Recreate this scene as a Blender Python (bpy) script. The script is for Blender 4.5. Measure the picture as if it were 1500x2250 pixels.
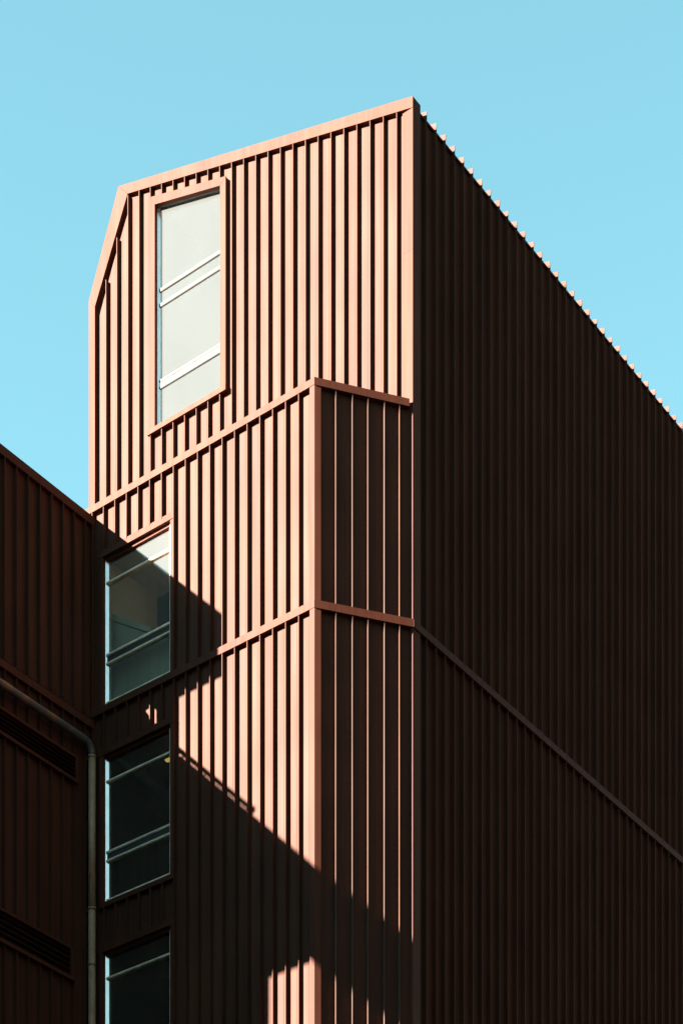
import bpy, bmesh, math, random
from mathutils import Vector
R = math.radians
random.seed(7)
sc = bpy.context.scene
for o in list(bpy.data.objects):
    bpy.data.objects.remove(o)

# ---------------------------------------------------------------- camera
# world: x runs along the tower front (to the right), y into the tower, z up;
# the front right corner of the tower stands at the origin
cam = bpy.data.cameras.new('camera')
cam.sensor_fit = 'HORIZONTAL'
cam.sensor_width = 36.0
cam.lens = 36.0 * 4780 / 1500
cam.shift_x = 0.0
cam.shift_y = (4440 - 1125) / 1500
cam.clip_end = 3000
camo = bpy.data.objects.new('camera', cam)
sc.collection.objects.link(camo)
camo.location = (23.156, -32.641, 1.7)
camo.rotation_euler = (R(90), 0, R(37.234))
sc.camera = camo

# ---------------------------------------------------------------- sky, sun, exposure
SUN_H = Vector((-0.48148, -0.87641))      # horizontal direction towards the sun
SUN_E = math.atan(0.465)
w = bpy.data.worlds.new('World')
sc.world = w
w.use_nodes = True
nt = w.node_tree
bg = nt.nodes['Background']
sky = nt.nodes.new('ShaderNodeTexSky')
sky.sky_type = 'NISHITA'
sky.sun_disc = False
sky.sun_elevation = SUN_E
sky.sun_rotation = math.atan2(SUN_H.x, SUN_H.y)
sky.altitude = 0
sky.air_density = 0.8
sky.dust_density = 0.0
sky.ozone_density = 2.0
hue = nt.nodes.new('ShaderNodeMix')
hue.data_type = 'RGBA'
hue.blend_type = 'MULTIPLY'
hue.inputs[0].default_value = 1.0
hue.inputs[7].default_value = (0.735, 0.975, 0.625, 1)      # cyan cast of the film stock
nt.links.new(sky.outputs[0], hue.inputs[6])
nt.links.new(hue.outputs[2], bg.inputs[0])
bg.inputs[1].default_value = 0.05
sun = bpy.data.lights.new('sun', 'SUN')
sun.energy = 5.0
sun.angle = R(0.5)
sun.color = (1.0, 0.93, 0.82)
suno = bpy.data.objects.new('sun', sun)
sc.collection.objects.link(suno)
sd = Vector((SUN_H.x * math.cos(SUN_E), SUN_H.y * math.cos(SUN_E), math.sin(SUN_E)))
suno.rotation_euler = (-sd).to_track_quat('-Z', 'Y').to_euler()
suno.location = sd * 200
sc.view_settings.view_transform = 'Standard'
sc.view_settings.look = 'None'
sc.view_settings.gamma = 1.0
sc.view_settings.exposure = 3.78

# ---------------------------------------------------------------- materials
def mat(name):
    m = bpy.data.materials.new(name)
    m.use_nodes = True
    n = m.node_tree
    return m, n, n.nodes['Principled BSDF']

def noise(n, scale, detail=3, stretch=None):
    tc = n.nodes.new('ShaderNodeNewGeometry')
    mp = n.nodes.new('ShaderNodeMapping')
    if stretch:
        mp.inputs['Scale'].default_value = stretch
    n.links.new(tc.outputs['Position'], mp.inputs[0])
    t = n.nodes.new('ShaderNodeTexNoise')
    t.inputs['Scale'].default_value = scale
    t.inputs['Detail'].default_value = detail
    n.links.new(mp.outputs[0], t.inputs['Vector'])
    return t.outputs['Fac']

def ramp(n, fac, stops):
    r = n.nodes.new('ShaderNodeValToRGB')
    e = r.color_ramp.elements
    while len(e) < len(stops):
        e.new(0.5)
    for i, (p_, c) in enumerate(stops):
        e[i].position = p_
        e[i].color = (*c, 1)
    n.links.new(fac, r.inputs[0])
    return r.outputs[0]

def mixc(n, fac, a, b, mode='MIX'):
    m = n.nodes.new('ShaderNodeMix')
    m.data_type = 'RGBA'
    m.blend_type = mode
    for i, v in ((0, fac), (6, a), (7, b)):
        if hasattr(v, 'links') or hasattr(v, 'is_linked'):
            n.links.new(v, m.inputs[i])
        else:
            m.inputs[i].default_value = v
    return m.outputs[2]

def bump(n, b, h, strength, dist):
    bp = n.nodes.new('ShaderNodeBump')
    bp.inputs['Strength'].default_value = strength
    bp.inputs['Distance'].default_value = dist
    n.links.new(h, bp.inputs['Height'])
    n.links.new(bp.outputs[0], b.inputs['Normal'])

def paint(name, col, rough=0.62, var=0.12):
    """brown coil-coated sheet: slow tint change, faint rain streaks, slight waviness"""
    m, n, b = mat(name)
    lo = tuple(c * (1 - var) for c in col)
    hi = tuple(c * (1 + var) for c in col)
    c1 = ramp(n, noise(n, 0.9, 4), [(0.3, lo), (0.7, hi)])
    st = ramp(n, noise(n, 1.0, 5, (14, 14, 0.35)), [(0.25, (0.78,) * 3), (0.6, (1.04, 1.04, 1.04))])
    c2 = mixc(n, 1.0, c1, st, 'MULTIPLY')
    sp = ramp(n, noise(n, 60, 3), [(0.28, (0.80,) * 3), (0.42, (1, 1, 1))])
    c3 = mixc(n, 0.6, c2, sp, 'MULTIPLY')
    oi = n.nodes.new('ShaderNodeObjectInfo')            # sheets differ a little from one another
    pr = ramp(n, oi.outputs['Random'], [(0.0, (0.88, 0.90, 0.92)), (1.0, (1.08, 1.06, 1.04))])
    c4 = mixc(n, 1.0, c3, pr, 'MULTIPLY')
    n.links.new(c4, b.inputs['Base Color'])
    rr = ramp(n, noise(n, 1.0, 5, (9, 9, 0.5)), [(0.3, (rough + .03,) * 3), (0.7, (rough - .03,) * 3)])
    n.links.new(rr, b.inputs['Roughness'])
    b.inputs['Specular IOR Level'].default_value = 0.079
    bump(n, b, noise(n, 1.6, 2, (1, 1, 0.5)), 0.25, 0.03)
    return m

BROWN = (0.061, 0.0196, 0.0108)
M_panel = paint('brown_sheet', BROWN)
M_trim = paint('brown_trim', (0.069, 0.0192, 0.0102), 0.65, 0.08)
M_rib_lit = paint('sunlit_rib_sheet', (0.090, 0.046, 0.035), 0.6)  # paler copy of the sheet paint: sunlit paleness of the bay-side ribs in its colour
M_roof = paint('brown_roof_sheet', (0.066, 0.022, 0.014), 0.6)
M_core, n, b = mat('dark_core')
b.inputs['Base Color'].default_value = (0.03, 0.02, 0.018, 1)
b.inputs['Roughness'].default_value = 0.9

M_white, n, b = mat('white_window_paint')
c = ramp(n, noise(n, 7, 5, (1, 1, 3)), [(0.3, (0.50, 0.36, 0.25)), (0.55, (0.76, 0.58, 0.43))])
n.links.new(c, b.inputs['Base Color'])
b.inputs['Roughness'].default_value = 0.35

M_sunlit_bar, n, b = mat('sun_dimmed_cream_paint')  # bar paint for the sunlit window, darkened in colour to offset full sun
c = ramp(n, noise(n, 3, 4), [(0.35, (0.074, 0.070, 0.063)), (0.65, (0.088, 0.085, 0.078))])
n.links.new(c, b.inputs['Base Color'])
b.inputs['Roughness'].default_value = 0.7
b.inputs['Specular IOR Level'].default_value = 0.05

M_filler, n, b = mat('peeling_bar_paint')
c = ramp(n, noise(n, 9, 5, (1, 1, 4)), [(0.40, (0.02, 0.014, 0.010)), (0.47, (0.078, 0.060, 0.048))])
n.links.new(c, b.inputs['Base Color'])
b.inputs['Roughness'].default_value = 0.8

M_alu, n, b = mat('anodised_frame')
c = ramp(n, noise(n, 9, 4, (1, 1, 0.4)), [(0.3, (0.86, 0.67, 0.60)), (0.6, (0.98, 0.78, 0.70))])
n.links.new(c, b.inputs['Base Color'])
b.inputs['Metallic'].default_value = 0.8
b.inputs['Roughness'].default_value = 0.22

def glass(name, dust, tint, film):
    """old pane: see-through, mirror-like at grazing angles, with a dusty film that glows in sun"""
    m = bpy.data.materials.new(name)
    m.use_nodes = True
    n = m.node_tree
    n.nodes.remove(n.nodes['Principled BSDF'])
    out = n.nodes['Material Output']
    tr = n.nodes.new('ShaderNodeBsdfTransparent')
    tr.inputs[0].default_value = (*tint, 1)
    df = n.nodes.new('ShaderNodeBsdfDiffuse')
    df.inputs[0].default_value = (*film, 1)
    gl = n.nodes.new('ShaderNodeBsdfGlossy')
    gl.inputs['Roughness'].default_value = 0.02
    fr = n.nodes.new('ShaderNodeFresnel')
    ge = n.nodes.new('ShaderNodeNewGeometry')       # both faces of the thin pane reflect alike
    io = n.nodes.new('ShaderNodeMix')
    io.inputs[2].default_value = 1.5
    io.inputs[3].default_value = 1 / 1.5
    n.links.new(ge.outputs['Backfacing'], io.inputs[0])
    n.links.new(io.outputs[0], fr.inputs[0])
    d = ramp(n, noise(n, 0.9, 3, (1, 1, 0.5)), [(0.25, (dust * 0.94,) * 3), (0.75, (dust * 1.06,) * 3)])
    m1 = n.nodes.new('ShaderNodeMixShader')
    m2 = n.nodes.new('ShaderNodeMixShader')
    n.links.new(d, m1.inputs[0])
    n.links.new(tr.outputs[0], m1.inputs[1])
    n.links.new(df.outputs[0], m1.inputs[2])
    n.links.new(fr.outputs[0], m2.inputs[0])
    n.links.new(m1.outputs[0], m2.inputs[1])
    n.links.new(gl.outputs[0], m2.inputs[2])
    n.links.new(m2.outputs[0], out.inputs[0])
    return m
M_glass = glass('dusty_glass', 0.041, (0.82, 0.82, 0.80), (0.74, 0.74, 0.72))
M_glass_clear = glass('window_glass', 0.022, (0.84, 0.82, 0.80), (0.85, 0.64, 0.52))

M_room, n, b = mat('pale_room_plaster')
c = ramp(n, noise(n, 2, 3), [(0.3, (0.33, 0.30, 0.215)), (0.7, (0.39, 0.36, 0.27))])
n.links.new(c, b.inputs['Base Color'])
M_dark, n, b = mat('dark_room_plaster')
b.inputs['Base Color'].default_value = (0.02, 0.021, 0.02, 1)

M_pipe, n, b = mat('grey_pipe_paint')
rust = ramp(n, noise(n, 4.5, 6), [(0.5, (0, 0, 0)), (0.66, (1, 1, 1))])
gr = ramp(n, noise(n, 18, 3), [(0.3, (0.23, 0.125, 0.070)), (0.7, (0.33, 0.19, 0.115))])
c = mixc(n, rust, gr, (0.26, 0.11, 0.05, 1))
n.links.new(c, b.inputs['Base Color'])
b.inputs['Roughness'].default_value = 0.5
M_bend, n, b = mat('weathered_pipe_paint')
rust = ramp(n, noise(n, 3.5, 6), [(0.48, (0, 0, 0)), (0.62, (1, 1, 1))])
c = mixc(n, rust, (0.07, 0.06, 0.052, 1), (0.20, 0.09, 0.045, 1))
n.links.new(c, b.inputs['Base Color'])
b.inputs['Roughness'].default_value = 0.45
M_collar, n, b = mat('rusty_collar')
c = ramp(n, noise(n, 20, 4), [(0.35, (0.05, 0.04, 0.03)), (0.6, (0.32, 0.15, 0.07))])
n.links.new(c, b.inputs['Base Color'])
M_ground, n, b = mat('asphalt')
c = ramp(n, noise(n, 3, 6), [(0.3, (0.04, 0.04, 0.04)), (0.7, (0.06, 0.058, 0.055))])
n.links.new(c, b.inputs['Base Color'])
b.inputs['Roughness'].default_value = 0.9
M_lamp, n, b = mat('lamp_glass')
b.inputs['Base Color'].default_value = (0.6, 0.5, 0.2, 1)
b.inputs['Emission Color'].default_value = (1.0, 0.78, 0.2, 1)
b.inputs['Emission Strength'].default_value = 0.045
M_rail, n, b = mat('galvanised_rail')
b.inputs['Base Color'].default_value = (0.3, 0.3, 0.3, 1)
b.inputs['Metallic'].default_value = 0.7
b.inputs['Roughness'].default_value = 0.5

# ---------------------------------------------------------------- helpers
WLOC = {}
def link(o, parent, loc):
    sc.collection.objects.link(o)
    WLOC[o] = Vector(loc)
    if parent is not None:
        o.parent = parent
        o.location = Vector(loc) - WLOC[parent]
    else:
        o.location = loc
    return o

def thing(name, label, cat, loc, group=None):
    o = bpy.data.objects.new(name, None)
    o.empty_display_size = 0.5
    link(o, None, loc)
    o['label'] = label
    o['category'] = cat
    if group:
        o['group'] = group
    return o

def put(name, me, m, parent, loc=(0, 0, 0), label=None):
    if isinstance(me, bmesh.types.BMesh):
        bm = me
        bmesh.ops.recalc_face_normals(bm, faces=bm.faces)
        me = bpy.data.meshes.new(name)
        bm.to_mesh(me)
        bm.free()
    if m is not None and not me.materials:
        me.materials.append(m)
    o = bpy.data.objects.new(name, me)
    link(o, parent, loc)
    if label:
        o['label'] = label
    return o

def prism(bm, poly, axis, a, b_):
    """extrude a polygon: axis 'z' poly is (x, y); 'y' poly is (x, z); 'x' poly is (y, z)"""
    def P(p_, t):
        return {'z': (p_[0], p_[1], t), 'y': (p_[0], t, p_[1]), 'x': (t, p_[0], p_[1])}[axis]
    va = [bm.verts.new(P(p_, a)) for p_ in poly]
    vb = [bm.verts.new(P(p_, b_)) for p_ in poly]
    k = len(poly)
    bm.faces.new(va)
    bm.faces.new(vb[::-1])
    for i in range(k):
        bm.faces.new((va[i], vb[i], vb[(i + 1) % k], va[(i + 1) % k]))
    return bm

def box(bm, x0, x1, y0, y1, z0, z1):
    return prism(bm, [(x0, y0), (x1, y0), (x1, y1), (x0, y1)], 'z', z0, z1)

def nb():
    return bmesh.new()

def sheet(org, along, out, width, zt0, zt1, zb0, zb1, depth=0.035):
    """one cladding pan: shallow folds across the width, sloped ends allowed"""
    prof = [(0, 0.0), (0.20, 0.0), (0.225, 0.0025), (0.66, 0.0025), (0.685, 0.0), (1, 0.0)]
    bm = nb()
    top_f, bot_f, top_b, bot_b = [], [], [], []
    for s, dpt in prof:
        p_ = Vector(org) + Vector(along) * (s * width) + Vector(out) * (dpt + random.uniform(-.0007, .0007))
        bk = Vector(org) + Vector(along) * (s * width) - Vector(out) * depth
        zt = zt0 + (zt1 - zt0) * s
        zb = zb0 + (zb1 - zb0) * s
        top_f.append(bm.verts.new((p_.x, p_.y, zt)))
        bot_f.append(bm.verts.new((p_.x, p_.y, zb)))
        top_b.append(bm.verts.new((bk.x, bk.y, zt)))
        bot_b.append(bm.verts.new((bk.x, bk.y, zb)))
    for i in range(len(prof) - 1):
        bm.faces.new((bot_f[i], bot_f[i + 1], top_f[i + 1], top_f[i]))
        bm.faces.new((bot_b[i + 1], bot_b[i], top_b[i], top_b[i + 1]))
        bm.faces.new((top_f[i], top_f[i + 1], top_b[i + 1], top_b[i]))
        bm.faces.new((bot_f[i + 1], bot_f[i], bot_b[i], bot_b[i + 1]))
    bm.faces.new((bot_f[0], top_f[0], top_b[0], bot_b[0]))
    bm.faces.new((bot_f[-1], bot_b[-1], top_b[-1], top_f[-1]))
    return bm

def fin(org, along, out, zt, zb, p_=0.087, th=0.012):
    """standing rib: a thin blade with a slightly wider rolled tip"""
    a, o_ = Vector(along), Vector(out)
    g = Vector(org)
    pts = [g - o_ * 0.02, g - o_ * 0.02 + a * th, g + o_ * (p_ - .008) + a * th,
           g + o_ * (p_ - .004) + a * (th + .003), g + o_ * p_ + a * (th + .001),
           g + o_ * p_ - a * .001, g + o_ * (p_ - .008)]
    return prism(nb(), [(v.x, v.y) for v in pts], 'z', zb, zt)

def tube(pts, r, seg=20):
    bm = nb()
    rings = []
    for i, p_ in enumerate(pts):
        p_ = Vector(p_)
        t = (Vector(pts[min(i + 1, len(pts) - 1)]) - Vector(pts[max(i - 1, 0)])).normalized()
        ref = Vector((1, 0, 0))
        a = t.cross(ref).normalized()
        b_ = t.cross(a).normalized()
        rings.append([bm.verts.new(p_ + (a * math.cos(2 * math.pi * k / seg) + b_ * math.sin(2 * math.pi * k / seg)) * r)
                      for k in range(seg)])
    for i in range(len(rings) - 1):
        for k in range(seg):
            fc = bm.faces.new((rings[i][k], rings[i][(k + 1) % seg], rings[i + 1][(k + 1) % seg], rings[i + 1][k]))
            fc.smooth = True
    bm.faces.new(rings[0])
    bm.faces.new(rings[-1][::-1])
    return bm

# ---------------------------------------------------------------- dimensions
PR = 0.087                                 # how far ribs and trims stand proud of the pans
PD = 0.027                                 # the pans of front, side and wing lie this far behind the plane of reference
U = Vector((0.58472, 0.81123))             # along the slanted side of the bay
Q = Vector((0.81123, -0.58472))            # its outward normal
T1 = Vector((-1.0483, -1.6003))            # outer corner of the bay
FL = -1.5133                               # plane of the bay front
XC = -6.6294                               # plane of the side wing wall
Z1B, Z1T = 31.305, 31.435                  # upper band
Z2B, Z2T = 27.270, 27.405                  # lower band
EAVE = 36.94
SLOPE = 0.2845
def roofline(x):                           # top of the verge trim
    return 37.03 - SLOPE * (x - 0.04)
XL = -8.144                                # left edge of the tower
XR = -7.309                                # ridge
def top_at(x):                             # underside of the verge, following the chamfer on the left
    if x >= -7.05:
        return roofline(x) - 0.205
    return min(roofline(x) - 0.205, 38.70 - (-7.10 - x) * 2.33)

# ---------------------------------------------------------------- ground
g = put('ground', box(nb(), -900, 900, -900, 900, -0.5, 0), M_ground, None)
g['kind'] = 'structure'

# ================================================================ TOWER
tower = thing('tower_building', 'tall brown ribbed metal tower with slanted roof, sunlit front and dark side',
              'building', (0, 0, 0))

# ---- upper front wall: core, pans, ribs
WX0, WX1 = -6.447, -4.455                  # outer edges of the upper window surround
def head_top(x):
    return 38.46 - 0.3155 * (x - WX0)
WSILL = 33.667
bm = nb()
core = lambda poly: prism(bm, poly, 'y', 0.066, 0.22)
core([(-8.10, 0), (WX0 + .1, 0), (WX0 + .1, 38.7), (-7.1, 38.8), (-8.10, 37.1)])
core([(WX0 + .1, 0), (WX1 - .1, 0), (WX1 - .1, WSILL + .1), (WX0 + .1, WSILL + .1)])
core([(WX0 + .1, 38.36), (WX1 - .1, 37.74), (WX1 - .1, roofline(WX1) - .06), (WX0 + .1, roofline(WX0) - .06)])
core([(WX1 - .1, 0), (-0.02, 0), (-0.02, roofline(0) - .1), (WX1 - .1, roofline(WX1) - .08)])
front = put('front_wall', bm, M_core, tower)

ribs_up = [-0.3355 - 0.3058 * k for k in range(25)]
edges = sorted(set(ribs_up + [-0.19, -7.975, WX0, WX1]))
ZB = 31.2
for x0, x1 in zip(edges[:-1], edges[1:]):
    if x1 - x0 < 0.004:
        continue
    mid = (x0 + x1) / 2
    ext = 0.05                              # the pans run a little way up behind the verge
    tops = (top_at(x0) + ext, top_at(x1) + ext)
    if WX0 < mid < WX1:
        put('panel', sheet((x0, PD, 0), (1, 0, 0), (0, -1, 0), x1 - x0, tops[0], tops[1], head_top(x0) - .04, head_top(x1) - .04),
            M_panel, front)
        put('panel', sheet((x0, PD, 0), (1, 0, 0), (0, -1, 0), x1 - x0, WSILL + .04, WSILL + .04, ZB, ZB), M_panel, front)
    else:
        put('panel', sheet((x0, PD, 0), (1, 0, 0), (0, -1, 0), x1 - x0, tops[0], tops[1], ZB, ZB), M_panel, front)
for x in ribs_up:
    if WX0 + 0.02 < x < WX1 - 0.02:
        put('rib', fin((x, PD, 0), (1, 0, 0), (0, -1, 0), top_at(x) + .03, head_top(x) - .02), M_panel, front)
        put('rib', fin((x, PD, 0), (1, 0, 0), (0, -1, 0), WSILL + .02, ZB), M_panel, front)
    else:
        put('rib', fin((x, PD, 0), (1, 0, 0), (0, -1, 0), top_at(x) + .03, ZB), M_panel, front)

# ---- verge, chamfer and corner trims
yf = -0.066
V = [(0.04, roofline(0.04)), (XR, roofline(XR)), (-7.06, roofline(-7.06) - .205), (-0.19, roofline(-0.19) - .205), (0.04, roofline(0.04) - .205)]
# the verge is made of three lengths butted together
cuts = [0.04, -2.62, -5.02]
def vp(x, low):
    return (x, roofline(x) - (0.205 if low else 0))
g_ = 0.003
for a, b_ in ((0.04, -2.62 + g_), (-2.62, -5.02 + g_)):
    put('verge_trim', prism(nb(), [vp(a, 0), vp(b_, 0), vp(b_, 1), vp(a, 1)], 'y', yf, 0.18), M_trim, tower)
put('verge_trim', prism(nb(), [vp(-5.02, 0), (XR, roofline(XR)), (-7.06, roofline(-7.06) - .205), vp(-5.02, 1)], 'y', yf, 0.18), M_trim, tower)
put('chamfer_trim', prism(nb(), [(XR - .002, roofline(XR) - .002), (XL, 37.177), (-7.975, 36.98), (-7.063, roofline(-7.06) - .207)], 'y', yf, 0.18),
    M_trim, tower)
put('corner_trim', prism(nb(), [(XL, 37.174), (XL, 31.2), (-7.975, 31.2), (-7.975, 36.977)], 'y', yf, 0.18), M_trim, tower)
# right corner: an angle folded round both faces, in two lengths
for z0, z1 in ((0.0, 27.30), (27.303, 34.22), (34.223, roofline(0.04) - .208)):
    put('corner_trim', prism(nb(), [(-0.19, -0.02), (-0.19, -0.064), (0.04, -0.064), (0.04, 0.18), (-0.02, 0.18), (-0.02, -0.02)], 'z', z0, z1),
        M_trim, tower)

# ---- left flank and back of the tower (seen only from elsewhere)
bm = nb()
box(bm, XL, XL + .2, 0.19, 16, 0, 37.0)
box(bm, XL + .2, 0, 15.8, 16, 0, 36.9)
put('rear_wall', bm, M_panel, tower)

# ---- right side wall
bm = box(nb(), -0.22, -0.07, 0.19, 15.79, 0, EAVE - .05)
side = put('side_wall', bm, M_core, tower)
RY = [0.350 + 0.3079 * k for k in range(50)]
pan_me = fin_up = None
ys = [0.18] + RY
for i in range(len(ys) - 1):
    y0, y1 = ys[i], ys[i + 1]
    for tag_, zt, zb in (('u', EAVE - .01, 27.35), ('l', 27.345, 0.0)):
        if i == 0:
            put('panel', sheet((-PD, y0, 0), (0, 1, 0), (1, 0, 0), y1 - y0, zt, zt, zb, zb), M_panel, side)
        else:
            key = 'side_panel_' + tag_
            me = bpy.data.meshes.get(key)
            if me is None:
                o = put('panel', sheet((-PD, 0, 0), (0, 1, 0), (1, 0, 0), 0.3079, zt, zt, zb, zb), M_panel, side, (0, y0, 0))
                o.data.name = key
            else:
                put('panel', me, None, side, (0, y0, 0))
for k, y in enumerate(RY):
    me = bpy.data.meshes.get('side_rib')
    if me is None:
        o = put('rib', fin((-PD, 0, 0), (0, 1, 0), (1, 0, 0), EAVE - .002, 0.0), M_panel, side, (0, y, 0))
        o.data.name = 'side_rib'
    else:
        put('rib', me, None, side, (0, y + random.uniform(-.011, .011), 0))

# ---- roof with standing seams
bm = nb()
prism(bm, [(0.012, EAVE - .008), (XR + .05, EAVE - SLOPE * (XR + .05)), (XR + .05, EAVE - SLOPE * (XR + .05) - .08), (0.012, EAVE - .045)], 'y', 0.182, 16)
prism(bm, [(XR + .047, EAVE - SLOPE * XR), (XL + .03, 37.10), (XL + .12, 37.0), (XR + .047, EAVE - SLOPE * XR - .2)], 'y', 0.182, 16)
roof = put('roof', bm, M_roof, tower)
sm = None
for k, y in enumerate(RY):
    if sm is None:
        o = put('roof_seam', prism(nb(), [(0.061, EAVE), (0.061, EAVE + .080), (0.05, EAVE + .088), (XR + .1, EAVE - SLOPE * (XR + .1) + .08), (XR + .1, EAVE - SLOPE * (XR + .1) + .001), (0.0, EAVE - .004)],
                                   'y', 0, 0.012), M_roof, roof, (0, y, 0))
        sm = o.data
    else:
        put('roof_seam', sm, None, roof, (0, y + random.uniform(-.004, .004), random.uniform(-.006, .006)))

# ---- bay front (lower part, stands forward of the upper front)
BX0 = -6.95
W2 = [(27.44, 30.29), (23.575, 26.40), (19.71, 22.545), (15.85, 18.68)]      # glass openings, bottom and top
OX0, OX1 = -6.305, -4.555                  # opening, left and right
SX0, SX1 = OX0 - 0.10, OX1 + 0.10          # surround
bm = nb()
cy0, cy1 = FL + .04, FL + .22
prism(bm, [(BX0, cy0), (OX0 - .05, cy0), (OX0 - .05, cy1), (BX0, cy1)], 'z', 0, Z1B)
prism(bm, [(OX1 + .05, cy0), (T1.x - .10, cy0), (T1.x - .10, cy1), (OX1 + .05, cy1)], 'z', 0, Z1B)
levels = [0] + [v for a, b_ in sorted(W2) for v in (a - .05, b_ + .08)] + [Z1B]
for a, b_ in zip(levels[0::2], levels[1::2]):
    box(bm, OX0 - .05, OX1 + .05, cy0, cy1, a, b_)
bay = put('bay_front_wall', bm, M_core, tower)
ribs_lo = [-1.4229 - 0.30393 * k for k in range(18)]
edges = sorted(set(ribs_lo + [T1.x - .11, BX0, SX0, SX1]))
def bay_spans(mid):
    """vertical pieces of cladding at this x (top, bottom), cut by the bands and the windows"""
    if SX0 < mid < SX1:
        return [(Z1B + .02, 30.46 - .03), (27.30, 26.50), (23.50, 22.64), (19.62, 18.77), (15.77, 0.0)]
    return [(Z1B + .02, 27.34), (27.335, 0.0)]
for x0, x1 in zip(edges[:-1], edges[1:]):
    if x1 - x0 < .004:
        continue
    for zt, zb in bay_spans((x0 + x1) / 2):
        put('panel', sheet((x0, FL, 0), (1, 0, 0), (0, -1, 0), x1 - x0, zt, zt, zb, zb), M_panel, bay)
for x in ribs_lo:
    inwin = SX0 + .01 < x < SX1 - .01
    for zt, zb in bay_spans(x if inwin or x > SX1 or x < SX0 else SX1 + .05):
        put('rib', fin((x, FL, 0), (1, 0, 0), (0, -1, 0), zt - .001, zb + .001), M_panel, bay)

# ---- slanted side of the bay
A0 = T1 - Q * PR                            # pan plane of the slanted side
TL = 1.885                                  # length of that side
bm = nb()
c0, c1 = A0 + U * .05 - Q * .04, A0 + U * TL - Q * .04
prism(bm, [tuple(c0), tuple(c1), tuple(c1 - Q * .15), tuple(c0 - Q * .15)], 'z', 0, Z1B)
bside = put('bay_side_wall', bm, M_core, tower)
rts = [0.4015, 0.7175, 1.0135, 1.328, 1.6195]
te = [0.10] + rts + [TL + .012]
for t0, t1 in zip(te[:-1], te[1:]):
    for zt, zb in ((Z1B + .02, 27.34), (27.335, 0.0)):
        p0 = A0 + U * t0
        put('panel', sheet((p0.x, p0.y, 0), (U.x, U.y, 0), (Q.x, Q.y, 0), t1 - t0, zt, zt, zb, zb), M_panel, bside)
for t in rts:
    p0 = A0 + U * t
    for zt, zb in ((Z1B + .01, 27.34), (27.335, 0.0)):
        put('rib', fin((p0.x, p0.y, 0), (U.x, U.y, 0), (Q.x, Q.y, 0), zt, zb), M_rib_lit, bside)
# corner angle of the bay
i0 = T1 + U * .123
for z0, z1 in ((0, 27.29), (27.33, Z1B + .01)):
    inn = Vector((T1.x - .05, T1.y + .075))
    put('corner_trim', prism(nb(), [(T1.x - .11, FL + .01), (T1.x - .11, T1.y), (T1.x, T1.y), tuple(i0), tuple(i0 - Q * .09), (T1.x - .03, FL + .01)], 'z', z0, z1),
        M_trim, tower)
# bay roof and floor bands
put('bay_roof', prism(nb(), [(BX0, FL + .02), (T1.x - .04, FL + .02), tuple(A0 + U * TL - Q * .01), (BX0, -.001)], 'z', Z1B - .1, Z1T - .02), M_roof, tower)
yb = T1.y - 0.008
e1 = Vector((T1.x + .008 * (1 + U.x) / U.y * 1.0, yb))
def onret(off, x):                          # point on a line parallel to the slanted side at a given x
    b_ = T1 + Q * off
    return b_ + U * ((x - b_.x) / U.x)
k_ = (yb - (T1 + Q * .008).y) / U.y
e1 = T1 + Q * .008 + U * k_
e2 = onret(.008, 0.018)
cut = -2.9
put('floor_band', prism(nb(), [(-6.86, yb), (cut, yb), (cut, FL + .01), (-6.86, FL + .01)], 'z', Z1B, Z1T), M_trim, tower)
put('floor_band', prism(nb(), [(cut + .003, yb), (e1.x - .002, yb), (e1.x - .002, FL + .03), (cut + .003, FL + .01)], 'z', Z1B, Z1T), M_trim, tower)
e1b = e1 + U * .002
put('floor_band', prism(nb(), [tuple(e1b), tuple(e2), tuple(e2 - Q * .10), tuple(e1b - Q * .10)], 'z', Z1B - .004, Z1T + .004), M_trim, tower)
# lower band runs on round the corner along the side wall
e3 = onret(.008, 0.062)
put('floor_band', prism(nb(), [(-6.86, yb), (cut, yb), (cut, FL + .01), (-6.86, FL + .01)], 'z', Z2B, Z2T), M_trim, tower)
put('floor_band', prism(nb(), [(cut + .003, yb), (e1.x - .002, yb), (e1.x - .002, FL + .03), (cut + .003, FL + .01)], 'z', Z2B, Z2T), M_trim, tower)
put('floor_band', prism(nb(), [tuple(e1b), tuple(e3), tuple(e3 - Q * .10), tuple(e1b - Q * .10)], 'z', Z2B - .004, Z2T + .004), M_trim, tower)
put('floor_band', prism(nb(), [(0.068, e3.y + .004), (0.068, 15.6), (-0.02, 15.6), (-0.02, e3.y + .004)], 'z', Z2B, Z2T), M_trim, tower)

# ---- windows
def bar(bm, x0, x1, y0, y1, z0, z1):
    return box(bm, x0, x1, y0, y1, z0, z1)

def room(x0, x1, y0, y1, z0, z1, m):
    bm = nb()
    t = .05
    box(bm, x0 - t, x0, y0, y1, z0 - t, z1 + t)
    box(bm, x1, x1 + t, y0, y1, z0 - t, z1 + t)
    box(bm, x0, x1, y0, y1, z1, z1 + t)
    box(bm, x0, x1, y0, y1, z0 - t, z0)
    box(bm, x0 - t, x1 + t, y1, y1 + t, z0 - t, z1 + t)
    return put('room_lining', bm, m, tower)

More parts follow.
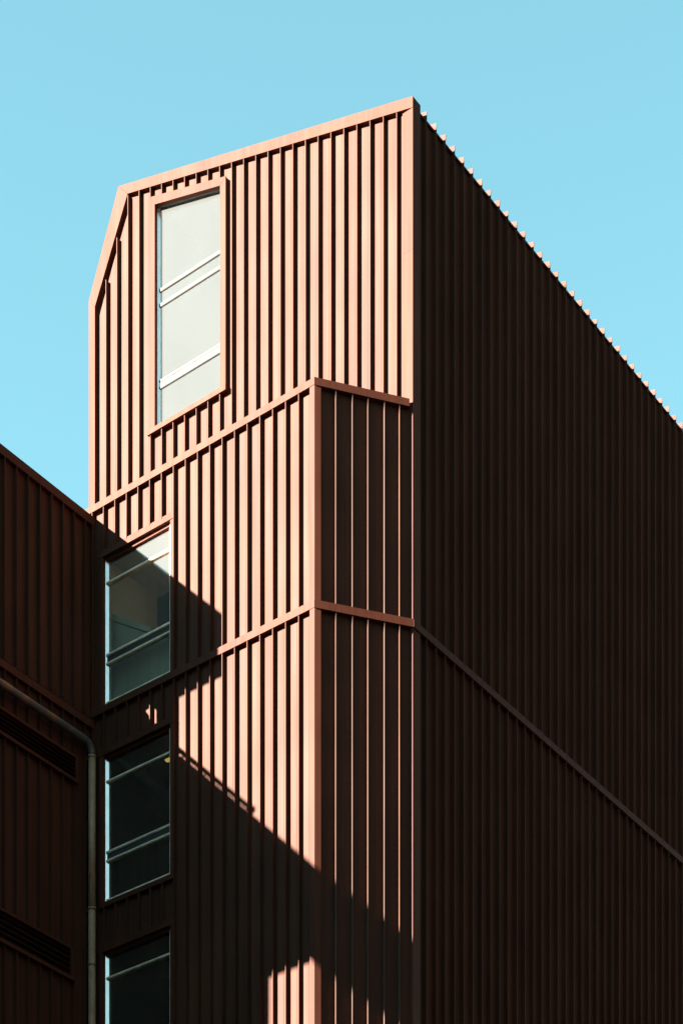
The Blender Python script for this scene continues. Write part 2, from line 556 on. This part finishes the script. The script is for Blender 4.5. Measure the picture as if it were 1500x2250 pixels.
def window(y, x0, x1, z0, z1l, z1r, bars, m_glass, deep, label, m_bar, fr=.022, fb=.022):
    """y is the cladding plane; frame is a white box section of the given depth, glass behind the bars"""
    zt = lambda x: z1l + (z1r - z1l) * (x - x0) / (x1 - x0)
    f = 0.022
    yi, yo = y + deep, y - 0.004
    yg0 = y + .047
    bm = nb()                                # left stile with a splayed glazing face
    ring0, ring1 = [], []
    for px_, py_ in ((x0, yo), (x0 + .006, yo), (x0 + .055, yg0 - .001), (x0 + .055, yi), (x0, yi)):
        ring0.append(bm.verts.new((px_, py_, z0)))
        ring1.append(bm.verts.new((px_, py_, zt(px_))))
    bm.faces.new(ring0)
    bm.faces.new(ring1[::-1])
    for i_ in range(5):
        bm.faces.new((ring0[i_], ring1[i_], ring1[(i_ + 1) % 5], ring0[(i_ + 1) % 5]))
    win = put('window', bm, M_alu, tower, label=label)
    put('frame', prism(nb(), [(x1 - fr, z0), (x1, z0), (x1, zt(x1)), (x1 - fr, zt(x1 - fr))], 'y', yo, yi), m_bar, win)
    put('frame', prism(nb(), [(x0 + f, z0), (x1 - fr, z0), (x1 - fr, z0 + fb), (x0 + f, z0 + fb)], 'y', yo, yi), m_bar, win)
    put('frame', prism(nb(), [(x0 + f, zt(x0 + f) - f), (x1 - fr, zt(x1 - fr) - f), (x1 - fr, zt(x1 - fr)), (x0 + f, zt(x0 + f))], 'y', yo, yi), M_trim if m_bar is M_white else m_bar, win)
    for b0, b1, d0 in bars:
        # a glazing bar with a chamfered, weathered drip edge
        put('glazing_bar', prism(nb(), [(y + d0, b1), (y + d0, b0 + .012), (y + d0 + .012, b0), (yi - .02, b0), (yi - .02, b1)], 'x', x0 + f, x1 - fr), m_bar, win)
    # one pane for each light between the bars
    stops = [z0 + fb] + [v for b0, b1, d0 in sorted(bars) for v in (b0, b1)]
    yg = y + .047
    spans = list(zip(stops[0::2], stops[1::2]))
    for a, b_ in spans:
        if b_ - a > .03:
            put('pane', prism(nb(), [(x0 + f, a), (x1 - fr, a), (x1 - fr, b_), (x0 + f, b_)], 'y', yg, yg + .006), m_glass, win)
    a = stops[-1]
    put('pane', prism(nb(), [(x0 + f, a), (x1 - fr, a), (x1 - fr, zt(x1 - fr) - f), (x0 + f, zt(x0 + f) - f)], 'y', yg, yg + .006), m_glass, win)
    return win

# upper window: sloping head that follows the roof
ux0, ux1 = -6.325, -4.592
win = window(0.02, ux0, ux1, 33.78, 38.27, 37.77,
             [(36.225, 36.295, 0.02), (36.53, 36.60, 0.02), (34.575, 34.63, 0.02), (34.705, 34.76, 0.02)], M_glass, 0.075,
             'tall sunlit window with sloping head under the roof edge', M_sunlit_bar)
for xa in (ux1 - .022 - .05,):                           # upright of the small opening light
    put('glazing_bar', box(nb(), xa, xa + .05, 0.03, .06, 36.297, 36.528), M_sunlit_bar, win)
put('spandrel_bar', box(nb(), ux0 + .056, ux1 - .023, 0.046, .07, 34.632, 34.703), M_filler, win)
s0 = -0.066
hl = lambda x: 38.25 - 0.288 * (x + 6.324)
put('window_surround', prism(nb(), [(WX0, hl(WX0) + .17), (WX0, WSILL + .1), (ux0 + .004, WSILL + .1), (ux0 + .004, hl(ux0))], 'y', s0, 0.06), M_trim, win)
put('window_surround', prism(nb(), [(WX0 + .002, hl(WX0) + .172), (ux0 + .006, hl(ux0 + .006)), (ux1 - .006, hl(ux1)), (WX1, hl(WX1) + .15)], 'y', s0 - .003, 0.06), M_trim, win)
put('window_surround', prism(nb(), [(ux1 - .004, WSILL + .1), (WX1, WSILL + .1), (WX1, hl(WX1) + .148), (ux1 - .004, hl(ux1) - .002)], 'y', s0, 0.06), M_trim, win)
put('sill', prism(nb(), [(s0 - .018, WSILL), (s0 - .018, WSILL + .10), (0.05, WSILL + .125), (0.05, WSILL + .03), (-0.03, WSILL)], 'x', WX0 - .06, WX1 + .012), M_trim, win)
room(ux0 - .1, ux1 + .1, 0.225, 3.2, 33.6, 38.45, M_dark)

names = ['half shaded window level with the lower band', 'dark window with a yellow lamp behind its top right corner',
         'dark window lowest in the frame', 'dark window below the frame']
for i, (z0, z1) in enumerate(W2):
    win = window(FL, OX0, OX1, z0, z1, z1,
                 [(z1 - .47, z1 - .43, -.004), (z0 + .965, z0 + 1.01, -.004), (z0 + .80, z0 + .84, -.004)],
                 M_glass if i == 0 else M_glass_clear, 0.115, names[i], M_white, .066, .066)
    put('spandrel_bar', box(nb(), OX0 + .022, OX1 - .067, FL + .02, FL + .06, z0 + .842, z0 + .963), M_core, win)
    sy = FL - .066
    put('window_surround', box(nb(), SX0, OX0 - .002, sy, FL + .05, z0 - .03, z1 + .15), M_trim, win)
    put('window_surround', box(nb(), OX1 + .002, SX1, sy, FL + .05, z0 - .03, z1 + .15), M_trim, win)
    put('window_surround', box(nb(), SX0 - .002, SX1 + .006, sy - .012, FL + .05, z1 + .04, z1 + .165), M_trim, win)
    put('window_surround', box(nb(), OX0, OX1, FL - .01, FL + .08, z1 + .002, z1 + .04), M_trim, win)
    if i > 0:
        put('sill', prism(nb(), [(sy - .012, z0 - .11), (sy - .012, z0 - .015), (FL + .05, z0 - .002), (FL + .05, z0 - .11)], 'x', SX0, SX1), M_trim, win)
    else:
        put('sill', prism(nb(), [(sy + .006, Z2T + .001), (FL + .05, z0 - .002), (FL + .05, Z2T + .001)], 'x', SX0, SX1), M_trim, win)
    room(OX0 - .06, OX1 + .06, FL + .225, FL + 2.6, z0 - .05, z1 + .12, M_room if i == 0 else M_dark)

# pale sloped boards added to lighten the room behind the half shaded window
put('pale_board', prism(nb(), [(OX0 - .05, 27.40), (OX1 + .05, 27.40), (OX1 + .05, 28.15), (-5.35, 28.62), (OX0 - .05, 29.25)], 'y', FL + .26, FL + .34), M_room, tower)
put('pale_board', prism(nb(), [(OX0 - .05, 29.27), (-5.35, 28.64), (-5.30, 28.72), (OX0 - .05, 29.40)], 'y', FL + .24, FL + .36), M_room, tower)

# lamp inside the third window
lamp = thing('ceiling_lamp', 'small yellow lamp glowing inside the dark window above the downpipe joint', 'lamp', (-5.18, -0.95, 26.50))
put('flex', tube([(-5.18, -.95, 26.50), (-5.18, -.95, 26.36)], .008, 8), M_dark, lamp)
bm = nb()
bmesh.ops.create_uvsphere(bm, u_segments=16, v_segments=10, radius=.07)
for v in bm.verts:
    v.co.z *= 1.25 if v.co.z < 0 else .9
    v.co += Vector((-5.18, -.95, 26.30))
put('bulb', bm, M_lamp, lamp)

# ================================================================ SIDE WING
wing = thing('side_wing', 'dark brown ribbed metal wing at the left with roof fascia, louvres and shaded wall', 'building', (XC, FL, 0))
y_of = lambda L: FL - L
HY0, HY1, HZ0, HZ1 = y_of(3.14), y_of(2.60), 28.16, 28.54            # small opening high in the wall
bm = nb()
cx0, cx1 = XC - .20, XC - .066
box(bm, cx0, cx1, HY1 + .1, FL + .03, 27.13, 31.2)
box(bm, cx0, cx1, y_of(4.03), HY0 - .5, 27.13, 31.2)
box(bm, cx0, cx1, HY0 - .5, HY1 + .1, 27.13, HZ0 - .1)
box(bm, cx0, cx1, HY0 - .5, HY1 + .1, HZ1 + .35, 31.2)
box(bm, XC - 5.0, cx1, y_of(8.21), FL + .03, 0, 27.13)
wwall = put('wing_wall', bm, M_core, wing)
LY = [-1.79 - 0.3095 * k for k in range(27)]
le = sorted([FL, HY0, HY1] + LY)
V1 = (y_of(5.6), -1.987, 25.81, 26.33)       # louvre openings: y from, y to, bottom, top
V2 = (y_of(5.6), -2.12, 21.92, 22.56)
def wing_spans(y):
    out = []
    if y > y_of(4.03):
        if HY0 < y < HY1:
            out += [(31.10, HZ1), (HZ0, 27.3)]
        else:
            out += [(31.10, 27.3)]
    zt = 27.2
    for a, b_, zb, ztop in (V1, V2):
        if a < y < b_:
            out.append((zt, ztop))
            zt = zb
    out.append((zt, 0.0))
    return out
for y0, y1 in zip(le[:-1], le[1:]):
    if y0 < y_of(8.3):
        continue
    for zt, zb in wing_spans((y0 + y1) / 2):
        put('panel', sheet((XC - PD, y0, 0), (0, 1, 0), (1, 0, 0), y1 - y0, zt, zt, zb, zb), M_panel, wwall)
for y in LY:
    if y < y_of(8.2):
        continue
    for zt, zb in wing_spans(y):
        put('rib', fin((XC - PD, y, 0), (0, 1, 0), (1, 0, 0), zt - .001, zb + .001), M_panel, wwall)
# unseen plates added to trim the sun patch from the opening to a triangle
yo_ = HY0; yi_ = HY1
put('sunbeam_mask', prism(nb(), [(yo_, HZ0), (yi_, HZ0), (yi_, 28.33), (yo_, 28.22)], 'x', XC - PD - .03, XC - PD - .004), M_trim, wing)
put('sunbeam_mask', prism(nb(), [(yi_, HZ1), (yi_, 28.34), (yi_ - .33, HZ1)], 'x', XC - PD - .03, XC - PD - .004), M_trim, wing)
# roof canopy: runs out past the upper wall
bm = nb()
box(bm, XC - 1.35, XC + .058, y_of(6.02), FL - .001, 31.06, 31.235)
box(bm, XC - 1.35, XC - .21, y_of(6.02), FL - .001, 30.09, 31.06)
box(bm, XC - .21, XC + .05, y_of(6.02), y_of(4.04), 30.09, 31.06)
put('roof_canopy', bm, M_trim, wing)
# slab and parapet between the storeys
bm = nb()
box(bm, XC - 5.0, XC + .058, y_of(10.3), y_of(4.04), 27.13, 27.93)
box(bm, XC - .95, XC + .058, y_of(13.4), y_of(10.3), 27.13, 27.93)
box(bm, XC - 5.0, XC - .22, y_of(4.04), FL - .001, 27.13, 27.4)
box(bm, XC - 2.6, XC + .05, y_of(10.3), y_of(8.215), 26.37, 27.13)
put('terrace_slab', bm, M_trim, wing)
put('floor_band', box(nb(), XC - .02, XC + .066, y_of(4.03), FL - .002, 27.06, 27.21), M_trim, wing)
# louvres
for a, b_, zb, zt in (V1, V2):
    vent = put('louvre_vent', box(nb(), XC - .30, XC - .27, a, b_, zb, zt), M_core, wing)
    t = .055
    put('vent_frame', box(nb(), XC - .1, XC + .05, a, b_ - t, zt - t, zt), M_trim, vent)
    put('vent_frame', box(nb(), XC - .1, XC + .085, a, b_, zb - .03, zb + t - .02), M_trim, vent)
    put('vent_frame', box(nb(), XC - .1, XC + .052, b_ - t, b_, zb + t - .02, zt), M_trim, vent)
    nsl = 5
    for k in range(nsl):
        zc = zb + t + (zt - zb - 1.7 * t) * (k + .5) / nsl
        put('slat', prism(nb(), [(XC + .035, zc - .045), (XC + .043, zc - .036), (XC - .07, zc + .045), (XC - .078, zc + .036)], 'y', a, b_ - t - .002), M_trim, vent)

# ---- drainpipe
PX = XC + .13
pipe = thing('drainpipe', 'grey rust streaked drainpipe bending down in the corner beside the windows', 'drainpipe', (PX, -1.69, 0))
r = .075
zc = 26.68
pts = [(PX, y_of(7.9), zc + .0)] + [(PX, -4.5 + .4 * k, zc) for k in range(6)]
cy, cr = -1.69, .22
for k in range(9):
    a = R(90) * k / 8
    pts.append((PX, cy - cr + cr * math.sin(a), zc - cr + cr * math.cos(a)))
put('pipe_bend', tube(pts, r), M_bend, pipe)
put('pipe_length', tube([(PX, cy, zc - cr - .001), (PX, cy, 23.46)], r - .002), M_pipe, pipe)
put('pipe_length', tube([(PX, cy, 23.455), (PX, cy, 0.0)], r - .003), M_pipe, pipe)
for z in (26.43, 23.45, 22.36, 18.5, 14, 10, 6, 2):
    put('collar', tube([(PX, cy, z + .022), (PX, cy, z - .022)], r + .008), M_collar if z < 26 else M_pipe, pipe)
    put('bracket', box(nb(), XC + .0, PX - r + .01, cy - .02, cy + .02, z - .018, z + .018), M_collar, pipe)

# ---- handrail on the terrace edge
rail = thing('handrail', 'thin metal handrail along the terrace edge of the left wing', 'handrail', (XC, y_of(4.2), 27.93))
put('rail', tube([(XC - .02, y_of(4.06), 28.09), (XC - .02, y_of(7.40), 28.09)], .048, 14), M_rail, rail)
bm = nb()
bmesh.ops.create_uvsphere(bm, u_segments=14, v_segments=9, radius=.075)
for v in bm.verts:
    v.co += Vector((XC - .02, y_of(7.42), 28.09))
put('end_knob', bm, M_rail, rail)
for L in (4.3, 5.3, 6.3, 7.2):
    put('post', tube([(XC - .02, y_of(L), 27.93), (XC - .0201, y_of(L), 28.06)], .014, 8), M_rail, rail)

# ================================================================ UNSEEN BLOCKS ADDED TO CUT SKYLIGHT (behind and beside the camera)
M_clad, n, b = mat('dark_blocker_cladding')
c = ramp(n, noise(n, 1.5, 6), [(0.3, (0.012, 0.0125, 0.013)), (0.7, (0.018, 0.018, 0.0185))])
n.links.new(c, b.inputs['Base Color'])
b.inputs['Roughness'].default_value = 0.9
M_blocker_glass, n, b = mat('blocker_glass')
b.inputs['Base Color'].default_value = (0.01, 0.012, 0.013, 1)
b.inputs['Roughness'].default_value = 0.15

def add_blocker(name, label, x0, x1, y0, y1, h):
    t = thing(name, label, 'building', ((x0 + x1) / 2, (y0 + y1) / 2, 0), 'unseen blocks added to cut skylight')
    put('wall', box(nb(), x0, x1, y0, y1, 0, h), M_clad, t)
    put('parapet', box(nb(), x0 - .25, x1 + .25, y0 - .25, y1 + .25, h + .002, h + .9), M_clad, t)
    k = 0
    z = 4.2
    while z + 2.4 < h:
        bm = nb()
        for (a0, a1, fix, ax) in ((x0, x1, y1, 'y+'), (y0, y1, x0, 'x-')):
            m_ = int((a1 - a0) / 4)
            for i in range(m_):
                s0_ = a0 + (i + .2) * (a1 - a0) / m_
                s1_ = a0 + (i + .8) * (a1 - a0) / m_
                if ax == 'y+':
                    box(bm, s0_, s1_, fix - .1, fix + .03, z, z + 1.9)
                else:
                    box(bm, fix - .03, fix + .1, s0_, s1_, z, z + 1.9)
        put('window_row', bm, M_blocker_glass, t)
        z += 3.6

add_blocker('skylight_blocker', 'unseen tall charcoal block added to cut skylight on the dark side of the tower', 40, 64, -26, 95, 84)
add_blocker('skylight_blocker', 'unseen long charcoal block added behind the viewer to cut skylight on the tower front', -16, 66, -78, -56, 44)
add_blocker('skylight_blocker', 'unseen charcoal block added to the left of the wing to cut skylight', -62, -26, -74, -54, 40)
